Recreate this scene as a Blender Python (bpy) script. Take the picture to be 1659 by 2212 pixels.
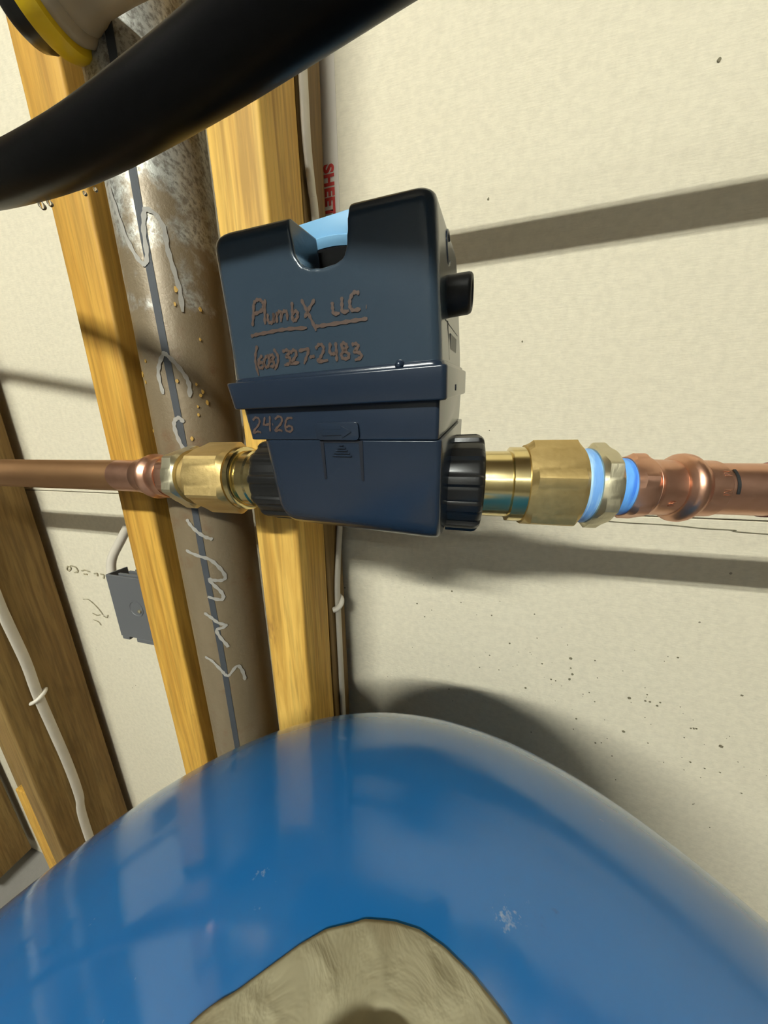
import bpy, bmesh, math, random, json
from mathutils import Vector, Matrix
for o in list(bpy.data.objects): bpy.data.objects.remove(o)
SC = bpy.context.scene
R = math.radians
H = 1.10            # lens height above the concrete floor; geometry below is written relative to lens height

# ------------------------------------------------------------------ camera
cam = bpy.data.cameras.new('camera'); camo = bpy.data.objects.new('camera', cam); SC.collection.objects.link(camo)
yaw, pit, rol = R(13.4575), R(13.496), R(-0.4147)
fw = Vector((-math.sin(yaw)*math.cos(pit), math.cos(yaw)*math.cos(pit), -math.sin(pit)))
rt = Vector((math.cos(yaw), math.sin(yaw), 0)); up = rt.cross(fw)
rt2 = rt*math.cos(rol)+up*math.sin(rol); up2 = -rt*math.sin(rol)+up*math.cos(rol)
M = Matrix((rt2, up2, -fw)).transposed().to_4x4(); M.translation = (0, 0, H)
camo.matrix_world = M
cam.sensor_fit = 'VERTICAL'; cam.sensor_height = 36.0; cam.lens = 36*587.2/2212; cam.clip_start = 0.002; cam.clip_end = 50
SC.camera = camo

# ------------------------------------------------------------------ world, exposure, lamp strength
w = bpy.data.worlds.new('world'); SC.world = w; w.use_nodes = True
w.node_tree.nodes['Background'].inputs[0].default_value = (1.0, .93, .82, 1); w.node_tree.nodes['Background'].inputs[1].default_value = 0.05
vs = SC.view_settings; vs.view_transform = 'Standard'; vs.look = 'None'; vs.gamma = 1; vs.use_curve_mapping = False; vs.exposure = 0.0
LAMP = 398.0
LAMP_POS = (-.45, -1.9, 1.36)

# ------------------------------------------------------------------ helpers
COL = SC.collection
def setp(o, label=None, cat=None, group=None, kind=None):
    if label: o['label'] = label
    if cat: o['category'] = cat
    if group: o['group'] = group
    if kind: o['kind'] = kind
    return o
def thing(name, label, cat, loc=(0, 0, 0), group=None, rot=None, kind=None):
    o = bpy.data.objects.new(name, None); COL.objects.link(o); o.empty_display_size = .02
    m = rot.to_4x4() if rot else Matrix.Identity(4)
    m.translation = (loc[0], loc[1], loc[2]+H); o.matrix_world = m
    o['off'] = (0., 0., 0.) if rot else tuple(float(v) for v in loc)
    return setp(o, label, cat, group, kind)
def link(name, me, mat, parent=None, label=None, smooth=None, off=None, kind=None):
    if isinstance(me, bmesh.types.BMesh):
        bm = me; me = bpy.data.meshes.new(name); 
        bmesh.ops.recalc_face_normals(bm, faces=bm.faces); bm.to_mesh(me); bm.free()
    o = bpy.data.objects.new(name, me); COL.objects.link(o)
    me.materials.clear(); me.materials.append(mat)
    if parent is not None:
        p = parent; of = None
        while p is not None and of is None:
            of = p.get('off'); p = p.parent
        of = Vector(of) if of is not None else Vector((0, 0, 0))
        me.transform(Matrix.Translation(-of)); o.parent = parent
    else:
        of = Vector(off if off is not None else (0, 0, 0))
        me.transform(Matrix.Translation(-of)); o.location = (of[0], of[1], of[2]+H); o['off'] = tuple(of)
    if smooth is not None:
        for f in me.polygons: f.use_smooth = True
        if smooth < 180: me.set_sharp_from_angle(angle=R(smooth))
    if label: o['label'] = label
    if kind: o['kind'] = kind
    return o
def bm_box(x0, x1, y0, y1, z0, z1, bev=0, seg=2, bm=None):
    b = bmesh.new()
    bmesh.ops.create_cube(b, size=1)
    for v in b.verts:
        v.co = Vector(((x0+x1)/2+v.co.x*(x1-x0), (y0+y1)/2+v.co.y*(y1-y0), (z0+z1)/2+v.co.z*(z1-z0)))
    if bev: bmesh.ops.bevel(b, geom=list(b.edges), offset=bev, segments=seg, affect='EDGES', profile=.5)
    if bm is None: return b
    me = bpy.data.meshes.new('t'); b.to_mesh(me); b.free(); bm.from_mesh(me); bpy.data.meshes.remove(me); return bm
def frame_of(axis):
    a = Vector(axis).normalized(); h = Vector((0, 0, 1)) if abs(a.z) < .9 else Vector((0, 1, 0))
    s = h.cross(a).normalized(); t = a.cross(s); return a, s, t
def bm_lathe(prof, org, axis, n=48, cap=True, bm=None, rfun=None, phase=0):
    """prof: list of (distance along axis, radius)"""
    bm = bm or bmesh.new(); a, s, t = frame_of(axis); org = Vector(org); rings = []
    for d, r in prof:
        ring = []
        for i in range(n):
            an = 2*math.pi*i/n+phase; rr = r*(rfun(an) if rfun else 1)
            ring.append(bm.verts.new(org+a*d+(s*math.cos(an)+t*math.sin(an))*rr))
        rings.append(ring)
    for A, B in zip(rings, rings[1:]):
        for i in range(n): bm.faces.new((A[i], A[(i+1) % n], B[(i+1) % n], B[i]))
    if cap: bm.faces.new(rings[0][::-1]); bm.faces.new(rings[-1])
    return bm
def catmull(P, k=8):
    P = [Vector(p) for p in P]; Q = [P[0]*2-P[1]]+P+[P[-1]*2-P[-2]]; out = []
    for i in range(1, len(Q)-2):
        for j in range(k):
            t = j/k; a, b, c, d = Q[i-1:i+3]
            out.append(.5*((2*b)+(c-a)*t+(2*a-5*b+4*c-d)*t*t+(3*b-a-3*c+d)*t**3))
    out.append(P[-1]); return out
def bm_tube(P, r, n=16, k=8, bm=None, flat=1.0, rf=None, side=None):
    bm = bm or bmesh.new(); pts = catmull(P, k) if k > 1 else [Vector(p) for p in P]; rings = []; prev = None
    for i, p in enumerate(pts):
        t = (pts[min(i+1, len(pts)-1)]-pts[max(i-1, 0)]).normalized()
        if prev is None:
            u = Vector(side) if side else (Vector((0, 0, 1)) if abs(t.z) < .8 else Vector((0, 1, 0)))
        else: u = prev
        u = (u-t*u.dot(t)).normalized(); v = t.cross(u); prev = u
        rr = rf(i/(len(pts)-1))*r if rf else r
        rings.append([bm.verts.new(p+(u*math.cos(2*math.pi*j/n)*flat+v*math.sin(2*math.pi*j/n))*rr) for j in range(n)])
    for A, B in zip(rings, rings[1:]):
        for i in range(n): bm.faces.new((A[i], A[(i+1) % n], B[(i+1) % n], B[i]))
    bm.faces.new(rings[0][::-1]); bm.faces.new(rings[-1]); return bm
def bm_ribbon(strokes, wdt, to3, lift=.0002, k=5, bm=None, jit=0):
    """flat pen strokes: 2-D polylines mapped by to3(u, v, lift)"""
    bm = bm or bmesh.new()
    for s in strokes:
        P = [Vector((p[0], p[1], 0)) for p in s]
        if len(P) < 2: P = P+[P[0]+Vector((wdt*.4, 0, 0))]
        pts = catmull(P, k); L = []; Rr = []
        for i, p in enumerate(pts):
            t = (pts[min(i+1, len(pts)-1)]-pts[max(i-1, 0)])
            t = t.normalized() if t.length > 1e-9 else Vector((1, 0, 0))
            n = Vector((-t.y, t.x, 0)); hw = wdt/2*(1+jit*math.sin(i*1.7))
            if i in (0, len(pts)-1): hw *= .6
            L.append(bm.verts.new(to3(p.x+n.x*hw, p.y+n.y*hw, lift))); Rr.append(bm.verts.new(to3(p.x-n.x*hw, p.y-n.y*hw, lift)))
        for i in range(len(pts)-1): bm.faces.new((L[i], L[i+1], Rr[i+1], Rr[i]))
    return bm
def bm_prism(poly, d0, d1, to3, bm=None):
    bm = bm or bmesh.new()
    A = [bm.verts.new(to3(p[0], p[1], d0)) for p in poly]; B = [bm.verts.new(to3(p[0], p[1], d1)) for p in poly]
    n = len(poly)
    for i in range(n): bm.faces.new((A[i], A[(i+1) % n], B[(i+1) % n], B[i]))
    bm.faces.new(A[::-1]); bm.faces.new(B); return bm
def bevel_all(bm, off, seg=3):
    bmesh.ops.recalc_face_normals(bm, faces=bm.faces)
    bmesh.ops.bevel(bm, geom=[e for e in bm.edges if e.calc_face_angle(0) > R(20)], offset=off, segments=seg, affect='EDGES', profile=.5, clamp_overlap=True)
    return bm
def rrect(x0, x1, y0, y1, r, n=5):
    """rounded rectangle; r = radius or (ll, lr, ur, ul)"""
    if not hasattr(r, '__len__'): r = (r,)*4
    out = []
    for (cx, cy, a0, q) in ((x0+r[0], y0+r[0], 180, r[0]), (x1-r[1], y0+r[1], 270, r[1]), (x1-r[2], y1-r[2], 0, r[2]), (x0+r[3], y1-r[3], 90, r[3])):
        for i in range(n+1):
            a = R(a0+90*i/n); out.append((cx+q*math.cos(a), cy+q*math.sin(a)))
    return out
def bm_loft(sections, bm=None):
    """sections: lists of 3-D points of equal length, closed loops; capped"""
    bm = bm or bmesh.new(); rings = [[bm.verts.new(p) for p in s] for s in sections]; n = len(rings[0])
    for A, B in zip(rings, rings[1:]):
        for i in range(n): bm.faces.new((A[i], A[(i+1) % n], B[(i+1) % n], B[i]))
    bm.faces.new(rings[0][::-1]); bm.faces.new(rings[-1]); return bm

# ------------------------------------------------------------------ materials
def mat(name, base=(.5, .5, .5), rough=.5, metal=0., spec=.5, coat=0., trans=0., emit=None):
    m = bpy.data.materials.new(name); m.use_nodes = True; b = m.node_tree.nodes['Principled BSDF']
    b.inputs['Base Color'].default_value = (*base, 1); b.inputs['Roughness'].default_value = rough; b.inputs['Metallic'].default_value = metal
    b.inputs['Specular IOR Level'].default_value = spec; b.inputs['Coat Weight'].default_value = coat; b.inputs['Transmission Weight'].default_value = trans
    if emit: b.inputs['Emission Color'].default_value = (*emit[0], 1); b.inputs['Emission Strength'].default_value = emit[1]
    return m, m.node_tree, b
def N(t, typ, **kw):
    n = t.nodes.new(typ)
    for k, v in kw.items():
        if hasattr(n, k) and k not in ('inputs',): setattr(n, k, v)
        else: n.inputs[k].default_value = v
    return n
def coords(t, scale=(1, 1, 1), loc=(0, 0, 0)):
    c = N(t, 'ShaderNodeTexCoord'); m = N(t, 'ShaderNodeMapping'); m.inputs['Scale'].default_value = scale; m.inputs['Location'].default_value = loc
    t.links.new(c.outputs['Object'], m.inputs['Vector']); return m.outputs[0]
def noise(t, vec, scale, detail=4, rough=.55, dist=0):
    n = N(t, 'ShaderNodeTexNoise'); n.inputs['Scale'].default_value = scale; n.inputs['Detail'].default_value = detail
    n.inputs['Roughness'].default_value = rough; n.inputs['Distortion'].default_value = dist
    t.links.new(vec, n.inputs['Vector']); return n.outputs['Fac']
def ramp(t, fac, stops, interp='LINEAR'):
    r = N(t, 'ShaderNodeValToRGB'); r.color_ramp.interpolation = interp; e = r.color_ramp.elements
    while len(e) < len(stops): e.new(.5)
    for q, (p, c) in zip(e, stops):
        q.position = p; q.color = (*c, 1) if len(c) == 3 else c
    t.links.new(fac, r.inputs[0]); return r.outputs[0]
def mix(t, fac, a, b, mode='MIX'):
    m = N(t, 'ShaderNodeMix'); m.data_type = 'RGBA'; m.blend_type = mode
    for sock, v in ((m.inputs[0], fac), (m.inputs[6], a), (m.inputs[7], b)):
        if isinstance(v, bpy.types.NodeSocket): t.links.new(v, sock)
        elif isinstance(v, (int, float)): sock.default_value = v
        else: sock.default_value = (*v, 1)
    return m.outputs[2]
def bump(t, b, fac, strength, dist):
    n = N(t, 'ShaderNodeBump'); n.inputs['Strength'].default_value = strength; n.inputs['Distance'].default_value = dist
    t.links.new(fac, n.inputs['Height']); t.links.new(n.outputs[0], b.inputs['Normal']); return n
g = lambda v: (v, v, v)

def m_drywall():
    m, t, b = mat('drywall_paper', rough=.85, spec=.2); v = coords(t)
    big = noise(t, v, 2.2, 3); fine = noise(t, v, 160, 4)
    fib = noise(t, coords(t, (9, 9, 60)), 14, 4, .6)
    c = mix(t, big, (.665, .600, .455), (.735, .675, .525))
    c = mix(t, .28, c, ramp(t, fib, [(.3, g(.75)), (.7, g(1))]), 'MULTIPLY')
    c = mix(t, .18, c, ramp(t, fine, [(.35, g(.6)), (.6, g(1))]), 'MULTIPLY')
    # splash specks near the tank
    vo = N(t, 'ShaderNodeTexVoronoi'); vo.inputs['Scale'].default_value = 95; vo.inputs['Randomness'].default_value = 1; t.links.new(v, vo.inputs['Vector'])
    patch = noise(t, v, 7, 2); wc = N(t, 'ShaderNodeSeparateColor'); t.links.new(vo.outputs['Color'], wc.inputs[0])
    rad = N(t, 'ShaderNodeMath', operation='MULTIPLY_ADD'); t.links.new(wc.outputs[0], rad.inputs[0]); rad.inputs[1].default_value = .16; rad.inputs[2].default_value = -.035
    sub = N(t, 'ShaderNodeMath', operation='LESS_THAN'); t.links.new(vo.outputs['Distance'], sub.inputs[0]); t.links.new(rad.outputs[0], sub.inputs[1])
    pm = ramp(t, patch, [(.48, g(0)), (.56, g(1))])
    sel = ramp(t, wc.outputs[1], [(.72, g(0)), (.74, g(1))])
    k = mix(t, 1, pm, sel, 'MULTIPLY'); k = mix(t, 1, k, sub.outputs[0], 'MULTIPLY')
    return m, t, b, c, k, fine, fib
def mk_drywall(specks):
    m, t, b, c, k, fine, fib = m_drywall()
    if specks:
        kk = mix(t, 1, k, g(.75), 'MULTIPLY'); c = mix(t, kk, c, (.09, .06, .035))
    t.links.new(c, b.inputs['Base Color']); s = N(t, 'ShaderNodeMath', operation='ADD'); t.links.new(fine, s.inputs[0]); t.links.new(fib, s.inputs[1])
    bump(t, b, s.outputs[0], .25, .0012); return m
def mk_wood(name, light, dark, knot=(.25, .12, .035), seed=0., rough=.62):
    m, t, b = mat(name, rough=rough, spec=.3)
    v = coords(t, (1, 1, .05), (seed, seed*.7, seed*1.3)); v2 = coords(t, (1, 1, .35), (seed, seed, seed))
    g1 = noise(t, v, 75, 5, .6, 1.2); g2 = noise(t, v, 260, 3, .6); lo = noise(t, v2, 9, 3, .5, .6)
    c = mix(t, ramp(t, g1, [(.40, g(0)), (.58, g(1))]), dark, light)
    c = mix(t, ramp(t, lo, [(.35, g(0)), (.7, g(.55))]), c, mix(t, .5, dark, knot))
    c = mix(t, .55, c, ramp(t, g2, [(.36, g(.5)), (.56, g(1))]), 'MULTIPLY')
    st = noise(t, coords(t, (1, 1, .3), (seed+3, 0, 1)), 42, 4, .7)
    c = mix(t, ramp(t, st, [(.66, g(0)), (.74, g(.7))]), c, knot)
    t.links.new(c, b.inputs['Base Color']); bump(t, b, g1, .35, .0006); return m
def mk_post():
    m, t, b = mat('mill_steel', rough=.5, metal=.35); v = coords(t)
    sp = N(t, 'ShaderNodeSeparateXYZ'); t.links.new(v, sp.inputs[0])
    z = N(t, 'ShaderNodeMapRange'); z.inputs['From Min'].default_value = 1.12; z.inputs['From Max'].default_value = 1.34; t.links.new(sp.outputs['Z'], z.inputs['Value'])
    n1 = noise(t, v, 34, 5, .65); n2 = noise(t, v, 300, 4, .7); n3 = noise(t, coords(t, (1, 1, .25)), 60, 4)
    add = N(t, 'ShaderNodeMath', operation='MULTIPLY_ADD'); t.links.new(n1, add.inputs[0]); add.inputs[1].default_value = 1.5; add.inputs[2].default_value = -.75
    s = N(t, 'ShaderNodeMath', operation='ADD'); t.links.new(z.outputs[0], s.inputs[0]); t.links.new(add.outputs[0], s.inputs[1])
    zinc = ramp(t, s.outputs[0], [(.42, g(0)), (.66, g(1))])
    brown = mix(t, n3, (.17, .126, .070), (.26, .20, .125))
    brown = mix(t, ramp(t, n1, [(.56, g(0)), (.72, g(.6))]), brown, (.17, .075, .03))
    silver = mix(t, ramp(t, n2, [(.38, g(0)), (.55, g(1))]), (.24, .225, .195), (.56, .56, .51))
    c = mix(t, zinc, brown, silver); t.links.new(c, b.inputs['Base Color'])
    t.links.new(ramp(t, zinc, [(0, g(.2)), (1, g(.55))]), b.inputs['Metallic'])
    t.links.new(ramp(t, n2, [(.3, g(.5)), (.7, g(.38))]), b.inputs['Roughness']); bump(t, b, n2, .3, .0008); return m
def mk_metal(name, c0, c1, rough, scale=120, stretch=(1, 1, 1), bs=.15, metal=1., r2=None):
    m, t, b = mat(name, rough=rough, metal=metal); v = coords(t, stretch); n = noise(t, v, scale, 4, .6); n2 = noise(t, coords(t), 30, 3)
    c = mix(t, n, c0, c1); c = mix(t, ramp(t, n2, [(.4, g(0)), (.75, g(.5))]), c, c0); t.links.new(c, b.inputs['Base Color'])
    t.links.new(ramp(t, n, [(.2, g(rough)), (.8, g(r2 or rough*1.25))]), b.inputs['Roughness']); bump(t, b, n, bs, .0003); return m
def mk_plastic(name, base, rough, tex=0, scale=900, spec=.5, var=.0):
    m, t, b = mat(name, base, rough, spec=spec); n = noise(t, coords(t), scale, 3)
    if var: t.links.new(mix(t, noise(t, coords(t), 25, 3), base, tuple(x*(1-var) for x in base)), b.inputs['Base Color'])
    if tex: bump(t, b, n, tex, .0003)
    return m
def mk_tank():
    m, t, b = mat('tank_paint', rough=.06, spec=.15, coat=.55); v = coords(t)
    b.inputs['Coat IOR'].default_value = 1.85
    n = noise(t, v, 26, 4, .6); s = noise(t, v, 9, 4, .65); f = noise(t, v, 150, 3)
    c = mix(t, n, (.012, .135, .40), (.018, .165, .46))
    dirt = noise(t, coords(t, (1, 1, 1), (.31, .2, .7)), 48, 5, .7)
    c = mix(t, ramp(t, dirt, [(.68, g(0)), (.78, g(.6))]), c, (.02, .05, .085))
    vo = noise(t, coords(t, (1, 1, 1), (.9, .1, .3)), 30, 6, .8)
    c = mix(t, ramp(t, vo, [(.655, g(0)), (.72, g(.6))]), c, (.45, .52, .58))
    t.links.new(c, b.inputs['Base Color'])
    r = ramp(t, s, [(.38, g(.08)), (.68, g(.26))]); t.links.new(r, b.inputs['Roughness']); t.links.new(r, b.inputs['Coat Roughness'])
    a = N(t, 'ShaderNodeMath', operation='MULTIPLY_ADD'); t.links.new(f, a.inputs[0]); a.inputs[1].default_value = .08; t.links.new(n, a.inputs[2])
    bump(t, b, a.outputs[0], .12, .0010); t.links.new(b.inputs['Normal'].links[0].from_socket, b.inputs['Coat Normal']); return m
def mk_label():
    m, t, b = mat('stained_paper', rough=.7, spec=.25); v = coords(t); n = noise(t, v, 30, 4, .6); st = noise(t, coords(t, (1, 1, 1), (.12, .4, 0)), 22, 3, .5, .5)
    c = mix(t, n, (.27, .235, .135), (.44, .405, .275)); c = mix(t, ramp(t, st, [(.50, g(0)), (.64, g(.85))]), c, (.17, .10, .03))
    t.links.new(c, b.inputs['Base Color']); bump(t, b, noise(t, coords(t), 70, 4, .55, .9), .4, .003); return m
def mk_tape(name, ca, cb):
    m, t, b = mat(name, rough=.5, spec=.4); v = coords(t, (1, .12, .12)); n = noise(t, v, 330, 3, .6, .3); n2 = noise(t, coords(t), 140, 4)
    c = mix(t, ramp(t, n, [(.42, g(0)), (.62, g(1))]), ca, cb); t.links.new(c, b.inputs['Base Color']); bump(t, b, n, .5, .001); return m
def mk_concrete(c0, c1):
    m, t, b = mat('concrete', rough=.8); n = noise(t, coords(t), 5, 6, .6); t.links.new(mix(t, n, c0, c1), b.inputs['Base Color']); bump(t, b, noise(t, coords(t), 80, 4), .3, .002); return m

MDRY = mk_drywall(False); MDRYS = mk_drywall(True)
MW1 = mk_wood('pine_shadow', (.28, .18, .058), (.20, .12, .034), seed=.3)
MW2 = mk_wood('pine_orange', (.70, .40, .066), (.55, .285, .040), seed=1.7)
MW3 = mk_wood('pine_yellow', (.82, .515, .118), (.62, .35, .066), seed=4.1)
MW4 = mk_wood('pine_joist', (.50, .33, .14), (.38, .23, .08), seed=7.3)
MPOST = mk_post()
MCOP_OLD = mk_metal('aged_copper', (.40, .22, .10), (.54, .31, .155), .42, 60, (.15, 1, 1))
MCOP = mk_metal('bright_copper', (.64, .34, .22), (.84, .50, .36), .31, 150, bs=.25)
MBRASS = mk_metal('cast_brass', (.60, .43, .17), (.76, .58, .27), .46, 420, bs=.35)
MBRASSP = mk_metal('turned_brass', (.70, .56, .25), (.80, .67, .36), .17, 200, (1, .2, .2), bs=.05)
MBUSH = mk_metal('rough_brass', (.56, .50, .33), (.80, .74, .55), .36, 160, (1, .3, .3), bs=1.0)
MNAVY = mk_plastic('navy_plastic_lit', (.0300, .0470, .0660), .22, .14, 700, .5)  # cover's copy of the navy, lightened to hold its lit sheen in the colour
MNAVY2 = mk_plastic('navy_plastic_dark', (.0130, .0215, .0375), .22, .12, 700, .5)
MBLACK = mk_plastic('black_plastic', (.0075, .0075, .0075), .30, .05)
MRUB = mk_plastic('black_rubber', (.006, .006, .0065), .46, .25, 500, .35)
MHOSE = mk_plastic('black_hose', (.0025, .0025, .0028), .36, .15, 160, .12)
MLBLUE = mk_plastic('light_blue_plastic', (.20, .43, .66), .45, .1)
MCABLE = mk_plastic('cable_jacket', (.66, .60, .50), .42, .15, 300, .4, .25)
MSTAPLE = mk_plastic('white_plastic', (.68, .63, .54), .4)
MBOX = mk_plastic('grey_plastic', (.105, .108, .112), .5, .15)
MPEX = mk_plastic('dirty_white_plastic', (.50, .42, .29), .4, .3, 60, .5, .6)
MYEL = mk_plastic('yellow_plastic', (.74, .50, .008), .38, .1)
MINK = mk_plastic('marker_ink', (.075, .045, .032), .5, .2)
MCHALK = mk_plastic('paint_marker', (.40, .375, .33), .6, .2, 300, .3, .3)
MSEAM = mk_plastic('weld_scale', (.045, .050, .058), .7, .2)
MRED = mk_plastic('red_print', (.55, .035, .025), .7)
MTAPE = mk_plastic('white_paper_tape', (.72, .66, .57), .8, .2, 300, .2, .15)
MTEF = mk_tape('blue_thread_tape', (.045, .19, .72), (.13, .38, .84)); MTANK = mk_tank(); MLAB = mk_label()
MFLOOR = mk_concrete((.20, .19, .175), (.30, .285, .26)); MWALL = mk_concrete((.14, .135, .12), (.20, .19, .17))
MSUB = mk_concrete((.10, .07, .04), (.15, .11, .065))
MPENC = mk_plastic('pencil_grey', (.16, .14, .085), .8)
MFLECK = mk_plastic('glue_fleck', (.55, .33, .07), .6)
MWATER, _, _b = mat('water', (1, 1, 1), .02, trans=1.); _b.inputs['IOR'].default_value = 1.33
MTUBE, _, _ = mat('lamp_tube', (1, 1, 1), .5, emit=((.97, 1.0, .92), LAMP))
MWHITE = mk_plastic('white_enamel', (.75, .75, .72), .35)
MGLUE = mk_plastic('dark_marker', (.012, .012, .012), .5)
MREDPEN = mk_plastic('red_sleeve', (.22, .02, .03), .45)
MGAP = mk_plastic('dark_groove', (.004, .006, .012), .6)

# ------------------------------------------------------------------ room
WY = .28
def structure(name, bm, m, **k): return setp(link(name, bm, m, **k), kind='structure')
structure('floor', bm_box(-3.2, 2.6, -3.6, WY+.012, -1.2, -1.1), MFLOOR)
structure('ceiling', bm_box(-3.2, 2.6, -3.6, WY+.1, 1.56, 1.62), MSUB)
structure('wall_left', bm_box(-3.3, -3.2, -3.6, WY+.1, -1.2, 1.62), MWALL)
structure('wall_right', bm_box(2.6, 2.7, -3.6, WY+.1, -1.2, 1.62), MWALL)
structure('wall_front', bm_box(-3.3, 2.7, -3.7, -3.6, -1.2, 1.62), MWALL)
wb = thing('wall_back', None, None, (0, WY, -.06), kind='structure')
link('drywall_panel', bm_box(-3.2, 2.6, WY, WY+.0127, -.0609, 1.56, .0006, 1), MDRY, wb)
link('drywall_panel', bm_box(-3.2, 2.6, WY+.0006, WY+.0127, -1.1, -.0621, .0006, 1), MDRYS, wb)
et = link('edge_tape', bm_box(-.130, -.1052, WY-.0006, WY-.0001, -.0608, 1.5), MTAPE, wb, label='white paper edge tape printed with red capital letters')
def text_mesh(s, size, bold=.0):
    cu = bpy.data.curves.new('t', 'FONT'); cu.body = s; cu.size = size; cu.offset = bold; cu.space_character = 1.08
    o = bpy.data.objects.new('t', cu); COL.objects.link(o); dg = bpy.context.evaluated_depsgraph_get()
    me = bpy.data.meshes.new_from_object(o.evaluated_get(dg)); bpy.data.objects.remove(o); return me
me = text_mesh('SHEETROCK', .0125, .00062)   # turned a quarter: reads downward, tops of the letters to the right
me.transform(Matrix(((0, 1, 0, -.1182), (0, 0, -1, WY-.0008), (-1, 0, 0, .2372), (0, 0, 0, 1))))
link('printed_letters', me, MRED, et)
wall3 = lambda u, v, l: Vector((u, WY-.0002-l, v))
bmw = bm_ribbon([[(.13, -.0668), (.16, -.0680), (.19, -.0682), (.215, -.0698), (.235, -.0700), (.27, -.0722), (.6, -.077)]], .0007, wall3)
link('torn_paper_line', bmw, MPENC, wb)
bmw = bm_ribbon([[(-.603, -.192), (-.598, -.186), (-.592, -.188), (-.598, -.194), (-.603, -.192)], [(-.592, -.184), (-.580, -.186), (-.578, -.193), (-.587, -.196)],
                 [(-.569, -.191), (-.560, -.189), (-.550, -.191)], [(-.566, -.196), (-.558, -.196)], [(-.542, -.193), (-.535, -.192), (-.536, -.197)],
                 [(-.528, -.192), (-.521, -.193), (-.524, -.200)]], .0022, wall3, jit=.3)
bm_ribbon([[(-.585, -.244), (-.573, -.243), (-.562, -.250), (-.553, -.260), (-.548, -.268)], [(-.572, -.268), (-.562, -.271), (-.553, -.268)], [(-.548, -.270), (-.541, -.272), (-.536, -.266)],
           [(-.574, -.281), (-.563, -.284), (-.560, -.290)]], .0016, wall3, bm=bmw, jit=.3)
link('faded_printing', bmw, mk_plastic('faded_print', (.34, .30, .19), .8), wb)
random.seed(4)
spk = bmesh.new()
for x, z, r in [(.1334, -.2173, .0016), (.0991, -.1986, .0006), (.1942, -.2973, .0014), (.0122, -.2851, .0009), (.1373, -.2362, .0013), (.1356, -.2431, .0013), (.0346, .014, .0006), (.0554, .0864, .0008),
                (.02, .1906, .0008), (.1554, .2389, .0011), (.1183, -.247, .0009), (.2762, -.2921, .0016), (.1229, -.2478, .0008), (.22, .245, .0008)]:
    s = [(x+r*math.cos(a)*random.uniform(.8, 1.2), z+r*math.sin(a)*random.uniform(.8, 1.2)) for a in [i*math.pi/4 for i in range(8)]]
    bm_prism(s, 0, .0002, wall3, spk)
for _ in range(110):
    tt = random.random(); x = -.02+.33*tt+random.gauss(0, .03); z = -.165-.16*tt+random.gauss(0, .035); r = abs(random.gauss(0, .00045))+.0002
    if x < -.1 or z > -.13: continue
    bm_prism([(x+r*math.cos(a), z+r*math.sin(a)) for a in [i*math.pi/3 for i in range(6)]], 0, .0002, wall3, spk)
setp(link('spatter_spots', spk, MPENC, wb), kind='stuff')

# ------------------------------------------------------------------ wall framing
def stud_bm(x0, x1, y0, y1, z0, z1, bev=.0022, seed=0):
    random.seed(seed); bm = bm_box(x0, x1, y0, y1, z0, z1, bev, 3)
    bmesh.ops.bisect_plane  # rings for a faintly wavy edge
    for k in range(1, 24):
        z = z0+(z1-z0)*k/24; geom = list(bm.verts)+list(bm.edges)+list(bm.faces)
        bmesh.ops.bisect_plane(bm, geom=geom, plane_co=(0, 0, z), plane_no=(0, 0, 1))
    ph = [random.uniform(0, 6) for _ in range(4)]
    for v in bm.verts:
        v.co.x += .0006*math.sin(v.co.z*9+ph[0])+.0003*math.sin(v.co.z*31+ph[1]); v.co.y += .0004*math.sin(v.co.z*12+ph[2])
    return bm
FY = .1817; BY = .2706
def stud(label, x0, x1, m, seed, y0=FY, y1=BY, z0=-1.061, z1=1.52):
    o = link('wall_stud', stud_bm(x0, x1, y0, y1, z0, z1, seed=seed), m, off=((x0+x1)/2, (y0+y1)/2, z0), smooth=35)
    return setp(o, label, 'stud', 'wall studs')
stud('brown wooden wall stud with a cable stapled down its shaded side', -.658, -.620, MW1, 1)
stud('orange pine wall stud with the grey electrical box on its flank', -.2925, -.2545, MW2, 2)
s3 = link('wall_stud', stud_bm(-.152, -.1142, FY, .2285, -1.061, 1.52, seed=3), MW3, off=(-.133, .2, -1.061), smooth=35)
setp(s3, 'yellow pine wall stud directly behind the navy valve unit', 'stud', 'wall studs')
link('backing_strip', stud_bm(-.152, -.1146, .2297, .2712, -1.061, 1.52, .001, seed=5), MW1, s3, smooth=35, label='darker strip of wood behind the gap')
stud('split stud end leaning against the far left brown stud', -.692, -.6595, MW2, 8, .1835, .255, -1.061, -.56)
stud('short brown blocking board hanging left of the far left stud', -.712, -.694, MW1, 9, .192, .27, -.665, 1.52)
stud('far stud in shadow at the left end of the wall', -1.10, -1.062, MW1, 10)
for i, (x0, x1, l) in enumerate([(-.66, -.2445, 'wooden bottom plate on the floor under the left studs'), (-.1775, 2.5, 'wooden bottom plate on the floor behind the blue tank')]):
    setp(link('bottom_plate', bm_box(x0, x1, FY, BY, -1.1, -1.0615, .002), MW1, off=((x0+x1)/2, .226, -1.1)), l, 'plate', 'bottom plates')

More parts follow.
